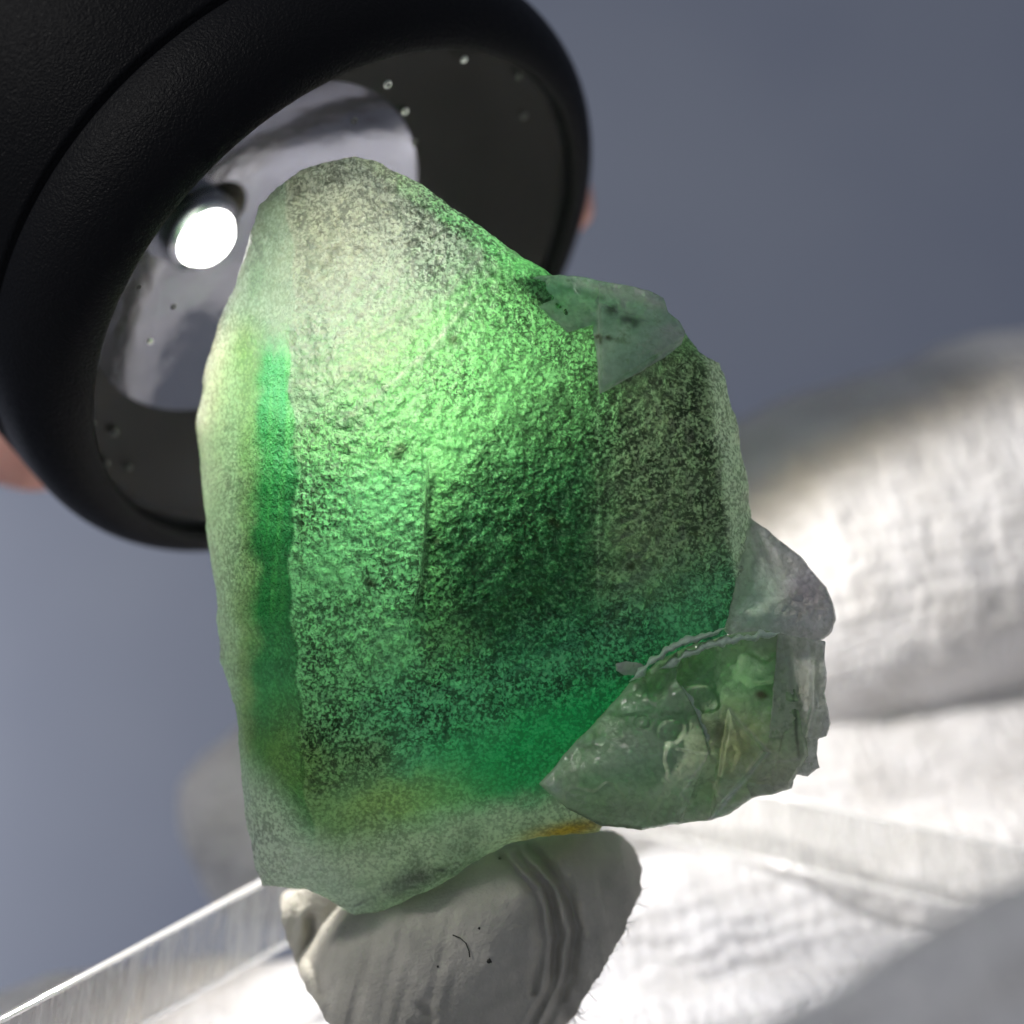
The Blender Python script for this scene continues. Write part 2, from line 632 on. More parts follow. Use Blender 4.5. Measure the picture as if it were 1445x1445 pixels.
# corner where both edges meet
A = np.array([[du.x, -dv.x], [du.y, -dv.y]]); rhs = np.array([R0.x - L0.x, R0.y - L0.y])
tt = np.linalg.solve(A, rhs)
CO = L0 + du * tt[0]
TH = 130.0
slab = link(bpy.data.objects.new('acrylic_slab', None))
slab.empty_display_size = 0.01
tag(slab, 'clear acrylic slab with sawn edges that carries the putty and crystal', 'slab')
c = [CO, CO + du * 1900, CO + du * 1900 + dv * 2300, CO + dv * 2300]
BV = 5.0


def prism(name, poly, top, bot, mat, parent):
    v = [p + SN * top for p in poly] + [p + SN * bot for p in poly]
    n = len(poly)
    f = [list(range(n)), list(range(2 * n - 1, n - 1, -1))] + [(i, i + n, (i + 1) % n + n, (i + 1) % n) for i in range(n)]
    o = mesh_obj(name, v, f, mat, parent, smooth=False)
    return o


v = [p for p in c] + [p - SN * TH for p in c]
mesh_obj('top_face', v[:4], [(0, 1, 2, 3)], M_ACR, slab, False)
mesh_obj('bottom_face', v[4:], [(3, 2, 1, 0)], M_ACR, slab, False)
for i in range(4):
    j = (i + 1) % 4
    mesh_obj('sawn_edge', [v[i], v[j], v[j + 4], v[i + 4]], [(0, 3, 2, 1)], M_ACRE, slab, False)
# polished bevel strips along the top edges
m, b = mat_principled('polished_bevel', (0.9, 0.9, 0.9), 0.08)
m.set(b, 'Transmission Weight', 0.6)
M_BEV = m.surf(b.outputs[0])
for i in range(4):
    j = (i + 1) % 4
    for z0 in (0.6, -TH - 0.6):
        a, e = c[i] + SN * z0, c[j] + SN * z0
        dr = (e - a).normalized(); sd = dr.cross(SN)
        vs = []
        for q in (a, e):
            for k in range(8):
                t = 2 * math.pi * k / 8
                vs.append(q + sd * (6 * math.cos(t)) + SN * (5 * math.sin(t)))
        mesh_obj('edge_bevel', vs, [(k, (k + 1) % 8, (k + 1) % 8 + 8, k + 8) for k in range(8)], M_BEV, slab)

# ------------------------------------------------------------------ gloved hand under and behind the slab


def folds(co):
    x, y, z = co[:, 0], co[:, 1], co[:, 2]
    return 20 * fbm(x, y, z, 260, 3, 3) + 6 * fbm(x, y, z, 50, 3, 9) + sstep(-450, -650, z) * sstep(-300, 100, y) * 60 * fbm(x * 0.7 + y * 0.7, (y - x) * 0.25, z, 260, 3, 13)


glove = chains_mesh('gloved_hand', [
    [(P(380, 1165, 1500), 190), (P(560, 1060, 1500), 225), (P(880, 900, 1500), 310), (P(1180, 790, 1500), 335), (P(1420, 720, 1560), 365), (P(1900, 680, 1700), 380)],
    [(P(1000, 1180, 1350), 200), (P(1250, 1160, 1400), 200), (P(1500, 1120, 1450), 215), (P(1950, 1000, 1600), 340)],
    [(Vector((-1100, 300, -1120)), 200), (Vector((-700, 300, -1080)), 240), (Vector((-300, 500, -1060)), 260), (Vector((300, 700, -1130)), 300), (Vector((900, 900, -1080)), 330), (Vector((1700, 900, -800)), 380)],
    [(Vector((-1000, -250, -1290)), 200), (Vector((-600, -250, -1290)), 230), (Vector((-100, -50, -1260)), 260), (Vector((500, 200, -1180)), 300), (Vector((1100, 500, -1080)), 330), (Vector((1700, 900, -800)), 380)],
    [(Vector((-1150, 850, -1060)), 190), (Vector((-500, 950, -1020)), 230), (Vector((200, 1000, -960)), 250)],
    [(Vector((100, 1000, -830)), 190), (Vector((700, 1200, -860)), 300), (Vector((1700, 900, -700)), 380)],
    [(P(1285, 1780, -1100), 275), (P(1560, 1660, -1080), 300), (P(1900, 1560, -1000), 300), (Vector((1050, -300, -720)), 260), (Vector((1700, 600, -760)), 380)],
    [(Vector((1700, 900, -700)), 400), (Vector((1750, 1500, -100)), 380)],
    [(Vector((1700, 900, -600)), 430), (Vector((3600, 1200, -800)), 400)],
], M_GLOVE, 16, 5, folds)
tag(glove, 'hand in a white knitted cotton glove holding the acrylic slab', 'hand')

# ------------------------------------------------------------------ relief solids with an irregular outline (crystal, putty)


def densify(pts, n, rough, seed, scale=40, soft=0):
    p = np.array(pts + [pts[0]], float)
    seg = np.hypot(*np.diff(p, axis=0).T); cum = np.concatenate([[0], np.cumsum(seg)])
    t = np.linspace(0, cum[-1], n, endpoint=False)
    x = np.interp(t, cum, p[:, 0]); y = np.interp(t, cum, p[:, 1])
    for _ in range(soft):
        x = (np.roll(x, 1) + 2 * x + np.roll(x, -1)) / 4; y = (np.roll(y, 1) + 2 * y + np.roll(y, -1)) / 4
    dx = np.roll(x, -1) - np.roll(x, 1); dy = np.roll(y, -1) - np.roll(y, 1); l = np.hypot(dx, dy) + 1e-9
    w = rough * fbm(x, y, np.zeros_like(x), scale, 4, seed, 0.6)
    return x + dy / l * w, y - dx / l * w


def relief(name, pts, center, front, thick, mat, parent, n=1400, rings=200, brings=26, rough=5, seed=1, rim=0.0, grainfn=None, zonefn=None,
           yoff=0.0, bow=0.45, bgrain=6, scale=40, soft=0):
    """A solid: outline (u, y down) seen from the front, front relief h(x,y) toward the viewer, closed by a faceted back."""
    ox, oy = densify(pts, n, rough, seed, scale, soft)
    cx, cy = center
    r = np.linspace(0, 1, rings + 1)[1:]
    X = cx + r[:, None] * (ox - cx)[None]; Y = cy + r[:, None] * (oy - cy)[None]
    H = front(X, Y)
    if rim:
        H = H - rim * np.clip((r[:, None] - 0.965) / 0.035, 0, 1) ** 2
    hr = H[-1]
    hc = float(front(np.array([[cx]]), np.array([[cy]]))[0, 0])
    rb = np.linspace(1, 0, brings + 1)[1:-1]
    XB = cx + rb[:, None] * (ox - cx)[None]; YB = cy + rb[:, None] * (oy - cy)[None]
    tb = thick(XB, YB)
    w = (1 - rb[:, None]) ** bow
    HB = (hr[None] - 4) * (1 - np.clip(w, 0, 1)) + np.minimum(-tb, hr[None] - 8) * np.clip(w, 0, 1)
    HB = HB + bgrain * fbm(XB, YB, HB, 60, 4, seed + 50)
    hb0 = float(HB[-1].mean())
    xs = np.concatenate([[cx], X.ravel(), XB.ravel(), [cx]])
    ys = np.concatenate([[cy], Y.ravel(), YB.ravel(), [cy]])
    hs = np.concatenate([[hc], H.ravel(), HB.ravel(), [hb0]])
    isf = np.concatenate([[1], np.ones(X.size), np.zeros(XB.size), [0]])
    d = -hs + yoff
    k = (D + d) / D
    V = np.stack([(xs - CX) * k, d, -(ys - CX) * k], 1) * S
    nr = rings + len(rb)
    idx = 1 + np.arange(nr * n).reshape(nr, n)
    i0 = idx[:-1]; i1 = idx[1:]
    quads = np.stack([i0, np.roll(i0, -1, 1), np.roll(i1, -1, 1), i1], -1).reshape(-1, 4)
    tri0 = np.stack([np.zeros(n, int), np.roll(idx[0], -1), idx[0]], -1)
    last = len(V) - 1
    tri1 = np.stack([np.full(n, last), idx[-1], np.roll(idx[-1], -1)], -1)
    me = bpy.data.meshes.new(name)
    nl = quads.size + tri0.size + tri1.size
    me.vertices.add(len(V)); me.vertices.foreach_set('co', V.ravel())
    loops = np.concatenate([quads.ravel(), tri0.ravel(), tri1.ravel()])
    me.loops.add(nl); me.loops.foreach_set('vertex_index', loops.astype(np.int32))
    npoly = len(quads) + 2 * n
    starts = np.concatenate([np.arange(len(quads)) * 4, quads.size + np.arange(2 * n) * 3]).astype(np.int32)
    me.polygons.add(npoly); me.polygons.foreach_set('loop_start', starts)
    me.polygons.foreach_set('use_smooth', [True] * npoly)
    me.update(calc_edges=True); me.validate()
    if zonefn:
        col = np.ones((len(V), 4), np.float32); col[:, :3] = zonefn(xs, ys, hs)
        a = me.attributes.new('zone', 'FLOAT_COLOR', 'POINT'); a.data.foreach_set('color', col.ravel())
        gv = (grainfn(xs, ys) if grainfn else np.ones(len(V))) * (0.25 + 0.75 * isf)
        a = me.attributes.new('grain', 'FLOAT', 'POINT'); a.data.foreach_set('value', gv.astype(np.float32))
    bm = bmesh.new(); bm.from_mesh(me); bmesh.ops.recalc_face_normals(bm, faces=bm.faces); bm.to_mesh(me); bm.free()
    me.materials.append(mat)
    o = link(bpy.data.objects.new(name, me))
    if parent: o.parent = parent
    return o


# ------------------------------------------------------------------ crystal
crystal = link(bpy.data.objects.new('fluorite_crystal', None))
crystal.empty_display_size = 0.01
tag(crystal, 'frosted green fluorite crystal specimen standing in grey putty', 'crystal')

OUT = [(500, 220), (540, 231), (590, 256), (650, 301), (700, 335), (745, 365), (782, 389), (812, 402), (850, 410), (900, 425), (945, 452),
       (968, 470), (988, 495), (1016, 512), (1030, 560), (1045, 625), (1055, 690), (1061, 740), (1060, 800), (1040, 870), (1010, 930), (990, 1010),
       (940, 1080), (870, 1140), (845, 1172), (790, 1178), (740, 1186), (690, 1203), (640, 1236), (600, 1258), (560, 1277), (530, 1288), (500, 1293), (478, 1282),
       (455, 1266), (430, 1254), (400, 1250), (368, 1252), (358, 1225), (352, 1185), (345, 1140), (340, 1095), (336, 1040), (334, 995), (322, 968), (312, 935),
       (307, 870), (300, 800), (288, 725), (281, 655), (278, 595), (285, 535), (299, 480), (318, 430), (343, 372), (356, 318), (366, 288), (392, 262),
       (420, 243), (450, 230), (475, 225)]


def seamx(y):
    return 413 + 5 * np.sin(y / 47.0) + 3 * np.sin(y / 13.0) + np.where(y > 950, (y - 950) * 0.13, 0) + np.where(y < 430, (430 - y) * -0.06, 0)


def main_front(x, y):
    wob = 3 * fbm(x, y, 0 * x, 55, 3, 21)
    h = 6 * fbm(x, y, 0 * x, 240, 2, 5)
    # left face and its outer rim
    dl = seamx(y) + wob - x
    h = smin(h, -dl * 1.1 + 1, 2.5)
    h = smin(h, -(347 + 4 * np.sin(y / 60.0) - x) * 2.1 - 46, 14)
    # bottom face
    db = line_side(x, y, (430, 1128), (900, 948)) + 2 * wob
    h = smin(h, -db * 0.45, 12)
    db2 = line_side(x, y, (360, 1240), (860, 1120))
    h = smin(h, -62 - db2 * 0.4, 20)
    # corner facet lower left
    dc = line_side(x, y, (490, 1120), (380, 1230)) * 0 + line_side(x, y, (340, 1080), (500, 1250))
    h = smin(h, -dc * 0.6 - 40, 12)
    # top: steps back past the crack, then rounds off
    dt = line_side(x, y, (700, 345), (410, 640))          # + on the upper-left side
    h = h + np.where(dt > 0, 5 * np.tanh(dt / 3.0) - dt * 0.22 * (dt > 0), 0) * sstep(480, 500, 480 + dt + 10)
    dtop = line_side(x, y, (360, 330), (520, 225))
    h = h - np.clip(dtop * -1 - 80, -1e9, 0) * 0 - 30 * sstep(95, 10, np.hypot(x - 415, y - 262)) 
    dr0 = line_side(x, y, (590, 262), (800, 420))
    h = smin(h, -(60 - dr0 * 1.0) * 0 + (dr0 - 30) * 0.9 + 10, 10)
    # right region leans away from the crease at x = 845
    h = np.where(x > 845, smin(h, -(x - 845) * 0.16 + 1, 2), h)
    # right rim bevel
    rr = np.interp(y, [380, 470, 520, 620, 740, 880, 1000], [930, 970, 992, 1003, 1022, 1040, 1050]) + wob
    h = smin(h, -(x - rr) * 1.3 - 20, 6)
    # broken underside
    br = sstep(20, 60, db2) * sstep(440, 520, x)
    fr2 = fbm(x, y, 0 * x, 85, 3, 141)
    h = h + br * (26 * fr2 + 14 * np.round(fr2 * 5) / 5 + 9 * fbm(x, y, 0 * x, 28, 3, 143))
    # curved step (ridge) in the middle of the face
    rx = np.interp(y, [640, 700, 780, 830, 870, 930], [602, 600, 597, 590, 578, 566])
    st = sstep(630, 680, y) * sstep(930, 850, y)
    dd = x - rx
    h = h - st * np.where(dd > 0, 30 * np.exp(-dd / 70.0), 0) * sstep(-1, 5, dd)
    # broad hollow in the middle and granular growth texture
    h = h - 16 * np.exp(-(((x - 760) / 130.0) ** 2 + ((y - 760) / 150.0) ** 2))
    a = 0.35 + 0.65 * sstep(-10, 14, x - seamx(y)) * sstep(12, -10, db)
    g = 9.0 * fbm(x, y, 0 * x, 10.5, 2, 31, 0.55) + 5.0 * fbm(x, y, h, 24, 2, 33) + 1.6 * np.abs(fbm(x * 1.2, y, h, 30, 3, 41))
    # vertical growth striations low in the face
    g = g + 1.8 * sstep(830, 900, y) * sstep(1020, 960, y) * sstep(560, 600, x) * sstep(840, 760, x) * vnoise(x / 9.0, y / 45.0, 0 * x, 77)
    g = g + (1 - a) * 5 * vnoise(x / 14.0, y / 190.0, 0 * x, 78)
    # pits
    pt = np.clip(vnoise(x / 26.0, y / 26.0, 0 * x, 91) - 0.55, 0, 1) * 12
    h = h + a * g - pt * a
    return h


def main_thick(x, y):
    t = 400 - 0.42 * np.clip(640 - y, 0, 420) - 0.9 * np.clip(480 - x, 0, 220)
    t = t - 0.9 * np.clip(y - 1020, 0, 240)
    return np.maximum(t, 70) + 26 * fbm(x, y, 0 * x, 120, 3, 61)


def mixz(c, w, k):
    w = np.clip(w, 0, 1)[:, None]
    return c * (1 - w) + np.array(k)[None] * w


def blob(x, y, cx, cy, sx, sy, rot=0.0):
    c, s = math.cos(rot), math.sin(rot)
    u = (x - cx) * c + (y - cy) * s; v = -(x - cx) * s + (y - cy) * c
    return np.exp(-((u / sx) ** 2 + (v / sy) ** 2))


def main_zone(x, y, h):
    """Growth zoning of the fluorite: pale margins, green band, dark core, with shade and highlights painted in."""
    n = fbm(x, y, h, 120, 5, 11, 0.6)
    n2 = fbm(x, y, h, 45, 4, 12)
    n3 = fbm(x, y, h, 22, 3, 14)
    xx = x + 34 * n + 9 * n3; yy = y + 34 * fbm(x, y, h, 120, 5, 13, 0.6) + 9 * fbm(x, y, h, 20, 3, 16)
    c = np.tile(np.array([0.39, 0.66, 0.38]), (len(x), 1))                       # mid green
    dt = line_side(xx, yy, (720, 340), (410, 650))
    c = mixz(c, sstep(-15, 45, dt), (0.64, 0.68, 0.65))                          # pale cap
    c = mixz(c, 0.7 * blob(xx, yy, 480, 330, 120, 90), (0.50, 0.51, 0.44))
    c = mixz(c, 0.55 * blob(xx, yy, 520, 500, 100, 50, -0.5), (0.82, 0.86, 0.66))  # strongly backlit patch, its brightness painted in
    c = mixz(c, 0.7 * sstep(640, 690, yy) * sstep(610, 585, x), (0.48, 0.85, 0.58))
    # green core, darkened to paint in the unlit thick middle: right of the step, above the lower growth band
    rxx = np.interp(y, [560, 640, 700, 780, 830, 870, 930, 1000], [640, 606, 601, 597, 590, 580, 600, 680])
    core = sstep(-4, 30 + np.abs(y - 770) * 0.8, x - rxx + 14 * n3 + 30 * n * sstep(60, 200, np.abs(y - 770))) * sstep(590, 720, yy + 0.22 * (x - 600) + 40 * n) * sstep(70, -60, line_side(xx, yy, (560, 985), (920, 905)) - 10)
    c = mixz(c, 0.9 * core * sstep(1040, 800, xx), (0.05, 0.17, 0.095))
    c = mixz(c, 0.9 * sstep(815, 890, xx) * sstep(1000, 840, yy) * sstep(440, 520, y), (0.40, 0.43, 0.35))   # smoky right
    c = mixz(c, 0.5 * blob(xx, yy, 930, 620, 60, 90), (0.52, 0.53, 0.45))
    low = sstep(-160, -40, line_side(xx, yy, (430, 1128), (900, 948)))
    c = mixz(c, 0.8 * low * sstep(420, 560, xx), (0.22, 0.62, 0.44))
    c = mixz(c, 0.75 * sstep(1010, 1070, yy) * sstep(620, 520, xx), (0.42, 0.50, 0.34))
    # bands along the left face
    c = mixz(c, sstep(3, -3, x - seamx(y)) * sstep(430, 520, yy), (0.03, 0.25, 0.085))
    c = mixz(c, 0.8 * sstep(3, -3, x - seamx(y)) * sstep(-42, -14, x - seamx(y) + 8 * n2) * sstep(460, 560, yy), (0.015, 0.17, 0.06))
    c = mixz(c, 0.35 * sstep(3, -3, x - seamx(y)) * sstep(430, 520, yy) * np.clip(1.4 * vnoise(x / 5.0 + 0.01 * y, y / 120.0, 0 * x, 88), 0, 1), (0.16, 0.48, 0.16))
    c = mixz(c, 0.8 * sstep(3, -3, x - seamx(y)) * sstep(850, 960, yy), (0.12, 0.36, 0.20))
    c = mixz(c, 0.85 * sstep(372, 342, x + 16 * n2 + 10 * n) * sstep(1130, 1050, y), (0.50, 0.56, 0.36))
    c = mixz(c, sstep(350, 322, x + 14 * n2), (0.72, 0.76, 0.66))  # pale margin, with the bright rim highlight painted in
    c = mixz(c, sstep(480, 420, yy) * sstep(3, -3, x - seamx(y)), (0.44, 0.52, 0.46))
    c = mixz(c, 0.7 * blob(xx, yy, 400, 1080, 50, 70), (0.34, 0.46, 0.16))
    # bottom face
    db = line_side(xx, yy, (430, 1128), (900, 948))
    c = mixz(c, sstep(-50, 30, db) * sstep(560, 720, xx), (0.06, 0.50, 0.25))
    c = mixz(c, 0.8 * sstep(-10, 30, db) * blob(xx, yy, 560, 1125, 110, 45), (0.62, 0.72, 0.38))
    db2 = line_side(xx, yy, (400, 1190), (860, 1090))
    c = mixz(c, sstep(-25, 35, db2), (0.86, 0.90, 0.80))
    dc = line_side(x, y, (340, 1080), (500, 1250))
    c = mixz(c, sstep(-40, 20, dc + 15 * n), (0.86, 0.90, 0.85))
    c = mixz(c, 0.55 * sstep(10, 50, db2) * sstep(440, 520, x) * np.clip(0.3 + 2.2 * fbm(x, y, h, 55, 4, 151), 0, 1), (0.25, 0.30, 0.24))
    # right rim pale and frosted
    rr = np.interp(y, [380, 470, 520, 620, 740, 880, 1000], [930, 970, 992, 1003, 1022, 1040, 1050])
    c = mixz(c, sstep(-4, 14, x - rr + 8 * n2) * sstep(430, 500, y), (0.86, 0.85, 0.82))
    dr0 = line_side(x, y, (590, 262), (800, 420))
    c = mixz(c, 0.9 * sstep(30, 10, dr0) * (x > 560) * (x < 790), (0.36, 0.80, 0.40))
    c = mixz(c, 0.8 * sstep(640, 560, x) * sstep(30, 10, dr0), (0.72, 0.80, 0.66))
    ck = seg_dist(x, y, [(478, 598), (520, 566), (575, 520), (610, 488), (640, 452), (657, 428)])
    c = mixz(c, 0.75 * np.exp(-(seg_dist(x - 5 + 5 * n3, y - 7 + 5 * n3, [(478, 598), (520, 566), (575, 520), (610, 488), (640, 452), (657, 428)]) / 5) ** 2), (0.08, 0.17, 0.08))  # painted shadow line beside the crack
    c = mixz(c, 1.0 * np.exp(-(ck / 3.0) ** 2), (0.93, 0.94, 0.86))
    c = mixz(c, 0.5 * np.exp(-(seg_dist(x + 22 * n2 + 9 * n3, y, [(598, 285), (582, 340), (578, 400), (560, 460)]) / 8) ** 2), (0.12, 0.15, 0.11))
    c = mixz(c, 0.5 * np.clip(n2 * 3 - 0.6, 0, 1) * sstep(10, 60, line_side(xx, yy, (720, 330), (400, 330)) + 60) * sstep(440, 380, y), (0.16, 0.13, 0.15))
    c = mixz(c, 0.45 * np.exp(-((x - 844) / 2.0) ** 2) * sstep(430, 460, y) * sstep(860, 820, y), (0.6, 0.66, 0.58))
    # iron-stained seam in the lower right of the base and dark mineral grains
    c = mixz(c, blob(x, y, 800, 1172, 60, 12, -0.2), (0.72, 0.42, 0.06))
    for qx, qy, qs in ((522, 822, 6), (527, 826, 4), (618, 765, 6), (612, 762, 4), (545, 797, 4), (506, 850, 4), (495, 853, 3), (425, 709, 4), (780, 736, 7), (788, 742, 5), (560, 640, 8), (566, 632, 6),
                       (508, 598, 6), (498, 590, 5), (890, 800, 5), (865, 570, 3), (880, 566, 3), (900, 560, 3), (946, 560, 3), (935, 570, 3), (560, 735, 4), (730, 790, 6), (690, 560, 5), (640, 480, 6)):
        c = mixz(c, 0.95 * np.exp(-((np.hypot(x - qx, y - qy) + 5 * n3) / qs) ** 2), (0.04, 0.035, 0.02))
    dk = sstep(26, 4, seg_dist(x + 14 * n3, y + 14 * n2, [(480, 590), (520, 605), (575, 640)])) + sstep(60, 10, seg_dist(x + 30 * n3, y + 30 * n2, [(700, 680), (770, 600), (820, 560)]))
    c = mixz(c, 0.75 * np.clip(dk, 0, 1) * np.clip(0.5 + 1.6 * n3, 0, 1), (0.04, 0.10, 0.05))
    c = mixz(c, 0.85 * sstep(9, 2, np.abs(x - rxx - 6 + 5 * n3)) * sstep(640, 700, y) * sstep(880, 840, y), (0.02, 0.05, 0.03))  # painted shadow along the right side of the step
    c = mixz(c, 0.5 * np.clip(n2 * 1.8 - 0.3, 0, 1) * sstep(0, 60, line_side(xx, yy, (720, 480), (460, 560))), (0.12, 0.22, 0.13))
    return np.clip(c, 0.01, 0.9)


def main_grain(x, y):
    db = line_side(x, y, (430, 1128), (900, 948))
    g = 0.55 + 0.45 * sstep(-10, 14, x - seamx(y)) * sstep(30, -30, db)
    v = fbm(x, y, 0 * x, 90, 4, 131, 0.6)
    rr = np.interp(y, [380, 470, 520, 620, 740, 880, 1000], [930, 970, 992, 1003, 1022, 1040, 1050])
    g = g * (1 - 0.35 * sstep(-2, 10, x - rr) * sstep(450, 520, y))
    return g * np.clip(0.85 + 0.6 * v, 0.35, 1.15)


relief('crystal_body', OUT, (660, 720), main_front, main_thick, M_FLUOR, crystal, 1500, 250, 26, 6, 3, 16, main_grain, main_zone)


# smaller crystals and flakes grown on the main one


def zone_of(base, alt, scale=60, seed=3, dark=None, lines=None):
    def f(x, y, h):
        n = fbm(x, y, h, scale, 4, seed)
        c = np.tile(np.array(base, float), (len(x), 1))
        c = mixz(c, sstep(-0.15, 0.35, n), alt)
        vein = np.clip(1 - np.abs(fbm(x, y, h, scale * 0.55, 4, seed + 40, 0.6)) * 16, 0, 1) * sstep(-0.05, 0.2, fbm(x, y, h, scale * 1.6, 2, seed + 44))
        c = mixz(c, 0.6 * vein, (0.86, 0.90, 0.82))
        c = mixz(c, 0.6 * np.clip(fbm(x, y, h, scale * 0.3, 4, seed + 47, 0.65) * 2.4 - 0.35, 0, 1), (0.20, 0.30, 0.16))
        for pts, w, k, q in (lines or []):
            c = mixz(c, q * np.exp(-((seg_dist(x + 5 * n, y + 5 * n, pts)) / w) ** 2), k)
        for (bx, by, sx, sy, k, w) in (dark or []):
            c = mixz(c, w * blob(x + 18 * n, y + 18 * n, bx, by, sx, sy), k)
        return np.clip(c, 0.01, 0.9)
    return f


def side_front(x, y):
    n = fbm(x, y, 0 * x, 30, 4, 71)
    h = 52 - 0.16 * np.clip(930 - x, 0, 400) - 0.0 * y
    h = smin(h, 52 + line_side(x, y, (760, 1110), (890, 955)) * 0.9 - 60, 14)         # rounded left flank
    low = line_side(x, y, (760, 1098), (1000, 1150))
    h = smin(h, 40 - low * 0.7 - 28, 18)
    rid = np.interp(y, [960, 975, 1010, 1060, 1100, 1160], [955, 966, 985, 1002, 985, 960])
    h = np.where(x > rid, h - 22 - 0.14 * (x - rid), h)
    # triangular facet
    t1 = line_side(x, y, (1028, 1000), (1086, 1062)); t2 = line_side(x, y, (1086, 1062), (1000, 1160)); t3 = line_side(x, y, (1000, 1160), (1028, 1000))
    ins = np.minimum(np.minimum(t1, t2), t3)
    h = h + np.where(ins > 0, 16 * np.clip(ins / 6, 0, 1) + 0.25 * ins, 0)
    h = smin(h, 30 - (x - np.interp(y, [890, 1070], [1106, 1128])) * 2.2, 6)
    h = smin(h, 40 - line_side(x, y, (890, 962), (1110, 900)) * -1 * 0 + (y - np.interp(x, [890, 960, 1035, 1110], [962, 915, 893, 896])) * 1.1 - 30, 8)
    h = h + 7 * n + 4 * np.abs(fbm(x, y, 0 * x, 50, 3, 73))
    h = h - 4 * np.exp(-(((np.hypot(x - 908, (y - 1020) * 1.3) - 10 - 5 * n) / 3) ** 2)) - 4 * np.exp(-(((np.hypot((x - 945) * 0.8, y - 1030) - 13 - 8 * n) / 3) ** 2))
    h = h + 8 * sstep(0.1, 0.3, fbm(x, y, 0 * x, 45, 2, 75))
    return h


SIDE = [(762, 1106), (798, 1062), (848, 1010), (888, 964), (932, 932), (985, 907), (1035, 894), (1075, 890), (1110, 896), (1124, 960), (1135, 1020), (1142, 1066),
        (1112, 1114), (1064, 1124), (1030, 1150), (1003, 1159), (975, 1160), (905, 1172), (850, 1165), (800, 1140)]
relief('side_crystal', SIDE, (960, 1040), side_front, lambda x, y: 190 + 0 * x, M_FLUOR2, crystal, 800, 110, 16, 4, 12, 8, lambda x, y: 0.55 + 0 * x,
       zone_of((0.58, 0.76, 0.48), (0.70, 0.82, 0.60), 55, 4, [(1040, 960, 70, 60, (0.30, 0.66, 0.28), 0.9), (900, 1000, 60, 45, (0.30, 0.62, 0.32), 0.8), (1040, 1050, 40, 50, (0.48, 0.54, 0.22), 0.8),
               (1010, 1030, 22, 22, (0.05, 0.08, 0.03), 0.8), (880, 1080, 80, 40, (0.76, 0.86, 0.70), 0.7), (1110, 1100, 60, 40, (0.82, 0.82, 0.66), 0.8),
               (1072, 978, 7, 7, (0.12, 0.05, 0.02), 1.0), (920, 1150, 120, 18, (0.50, 0.54, 0.44), 0.7), (780, 1110, 12, 12, (0.8, 0.82, 0.78), 0.8)],
               [([(764, 1104), (800, 1064), (850, 1012), (890, 966)], 3.0, (0.80, 0.88, 0.78), 0.6), ([(1003, 1157), (1062, 1122), (1110, 1112)], 3.5, (0.92, 0.93, 0.90), 0.8), ([(800, 1060), (850, 1040), (900, 1075), (950, 1060)], 2.5, (0.78, 0.86, 0.74), 0.6),  # pale lines paint bright highlights on the facet edges
                ([(1028, 1000), (1086, 1062), (1003, 1158)], 3.0, (0.88, 0.88, 0.95), 0.9), ([(1030, 1004), (985, 1085)], 2.0, (0.85, 0.88, 0.8), 0.7), ([(985, 1085), (960, 1120), (990, 1150)], 1.8, (0.8, 0.84, 0.75), 0.6),
                ([(1106, 898), (1116, 960), (1128, 1070)], 2.6, (0.05, 0.06, 0.05), 0.85), ([(1112, 1000), (1100, 1060)], 1.6, (0.06, 0.07, 0.05), 0.7), ([(1128, 1072), (1080, 1078)], 2.4, (0.85, 0.88, 0.82), 0.7),
                ([(800, 1140), (850, 1165), (905, 1170)], 3, (0.10, 0.13, 0.08), 0.7)]))


def plate_front(x, y):
    h = 14 - (x - 1120) * 0.3 + 8 * fbm(x, y, 0 * x, 28, 4, 81)
    h = h - 14 * sstep(1040, 1046, y) - 8 * np.exp(-((x - np.interp(y, [900, 1000, 1080], [1150, 1148, 1128])) / 5) ** 2)
    return h


PLATE = [(1098, 894), (1130, 900), (1164, 906), (1163, 930), (1166, 950), (1163, 978), (1170, 1002), (1173, 1022), (1168, 1040), (1156, 1044), (1154, 1066), (1158, 1084), (1140, 1096),
         (1122, 1093), (1117, 1112), (1090, 1122), (1060, 1127), (1052, 1110), (1080, 1060), (1090, 980)]
relief('edge_plate', PLATE, (1124, 1010), plate_front, lambda x, y: 110 + 0 * x, M_FLUOR2, crystal, 600, 50, 12, 4, 22, 10, lambda x, y: 0.5 + 0 * x,
       zone_of((0.80, 0.85, 0.72), (0.86, 0.88, 0.82), 40, 6, [(1128, 960, 7, 60, (0.08, 0.07, 0.06), 0.5)], [([(1164, 908), (1165, 950), (1171, 1010), (1157, 1046), (1156, 1084)], 4, (0.93, 0.94, 0.92), 0.8), ([(1140, 905), (1147, 1000), (1140, 1060)], 3, (0.9, 0.92, 0.88), 0.7)]))  # lit plate edges painted as pale lines


def knob_front(x, y):
    h = -34 - 0.5 * np.clip(x - 1100, -40, 200) * 0.5 - 40 * sstep(30, 0, line_side(x, y, (1058, 735), (1165, 830)) + 0)
    h = smin(h, -20 - 0.8 * line_side(x, y, (1060, 800), (1140, 905)) * -1 - 30, 10)
    return h + 8 * fbm(x, y, 0 * x, 35, 4, 91)


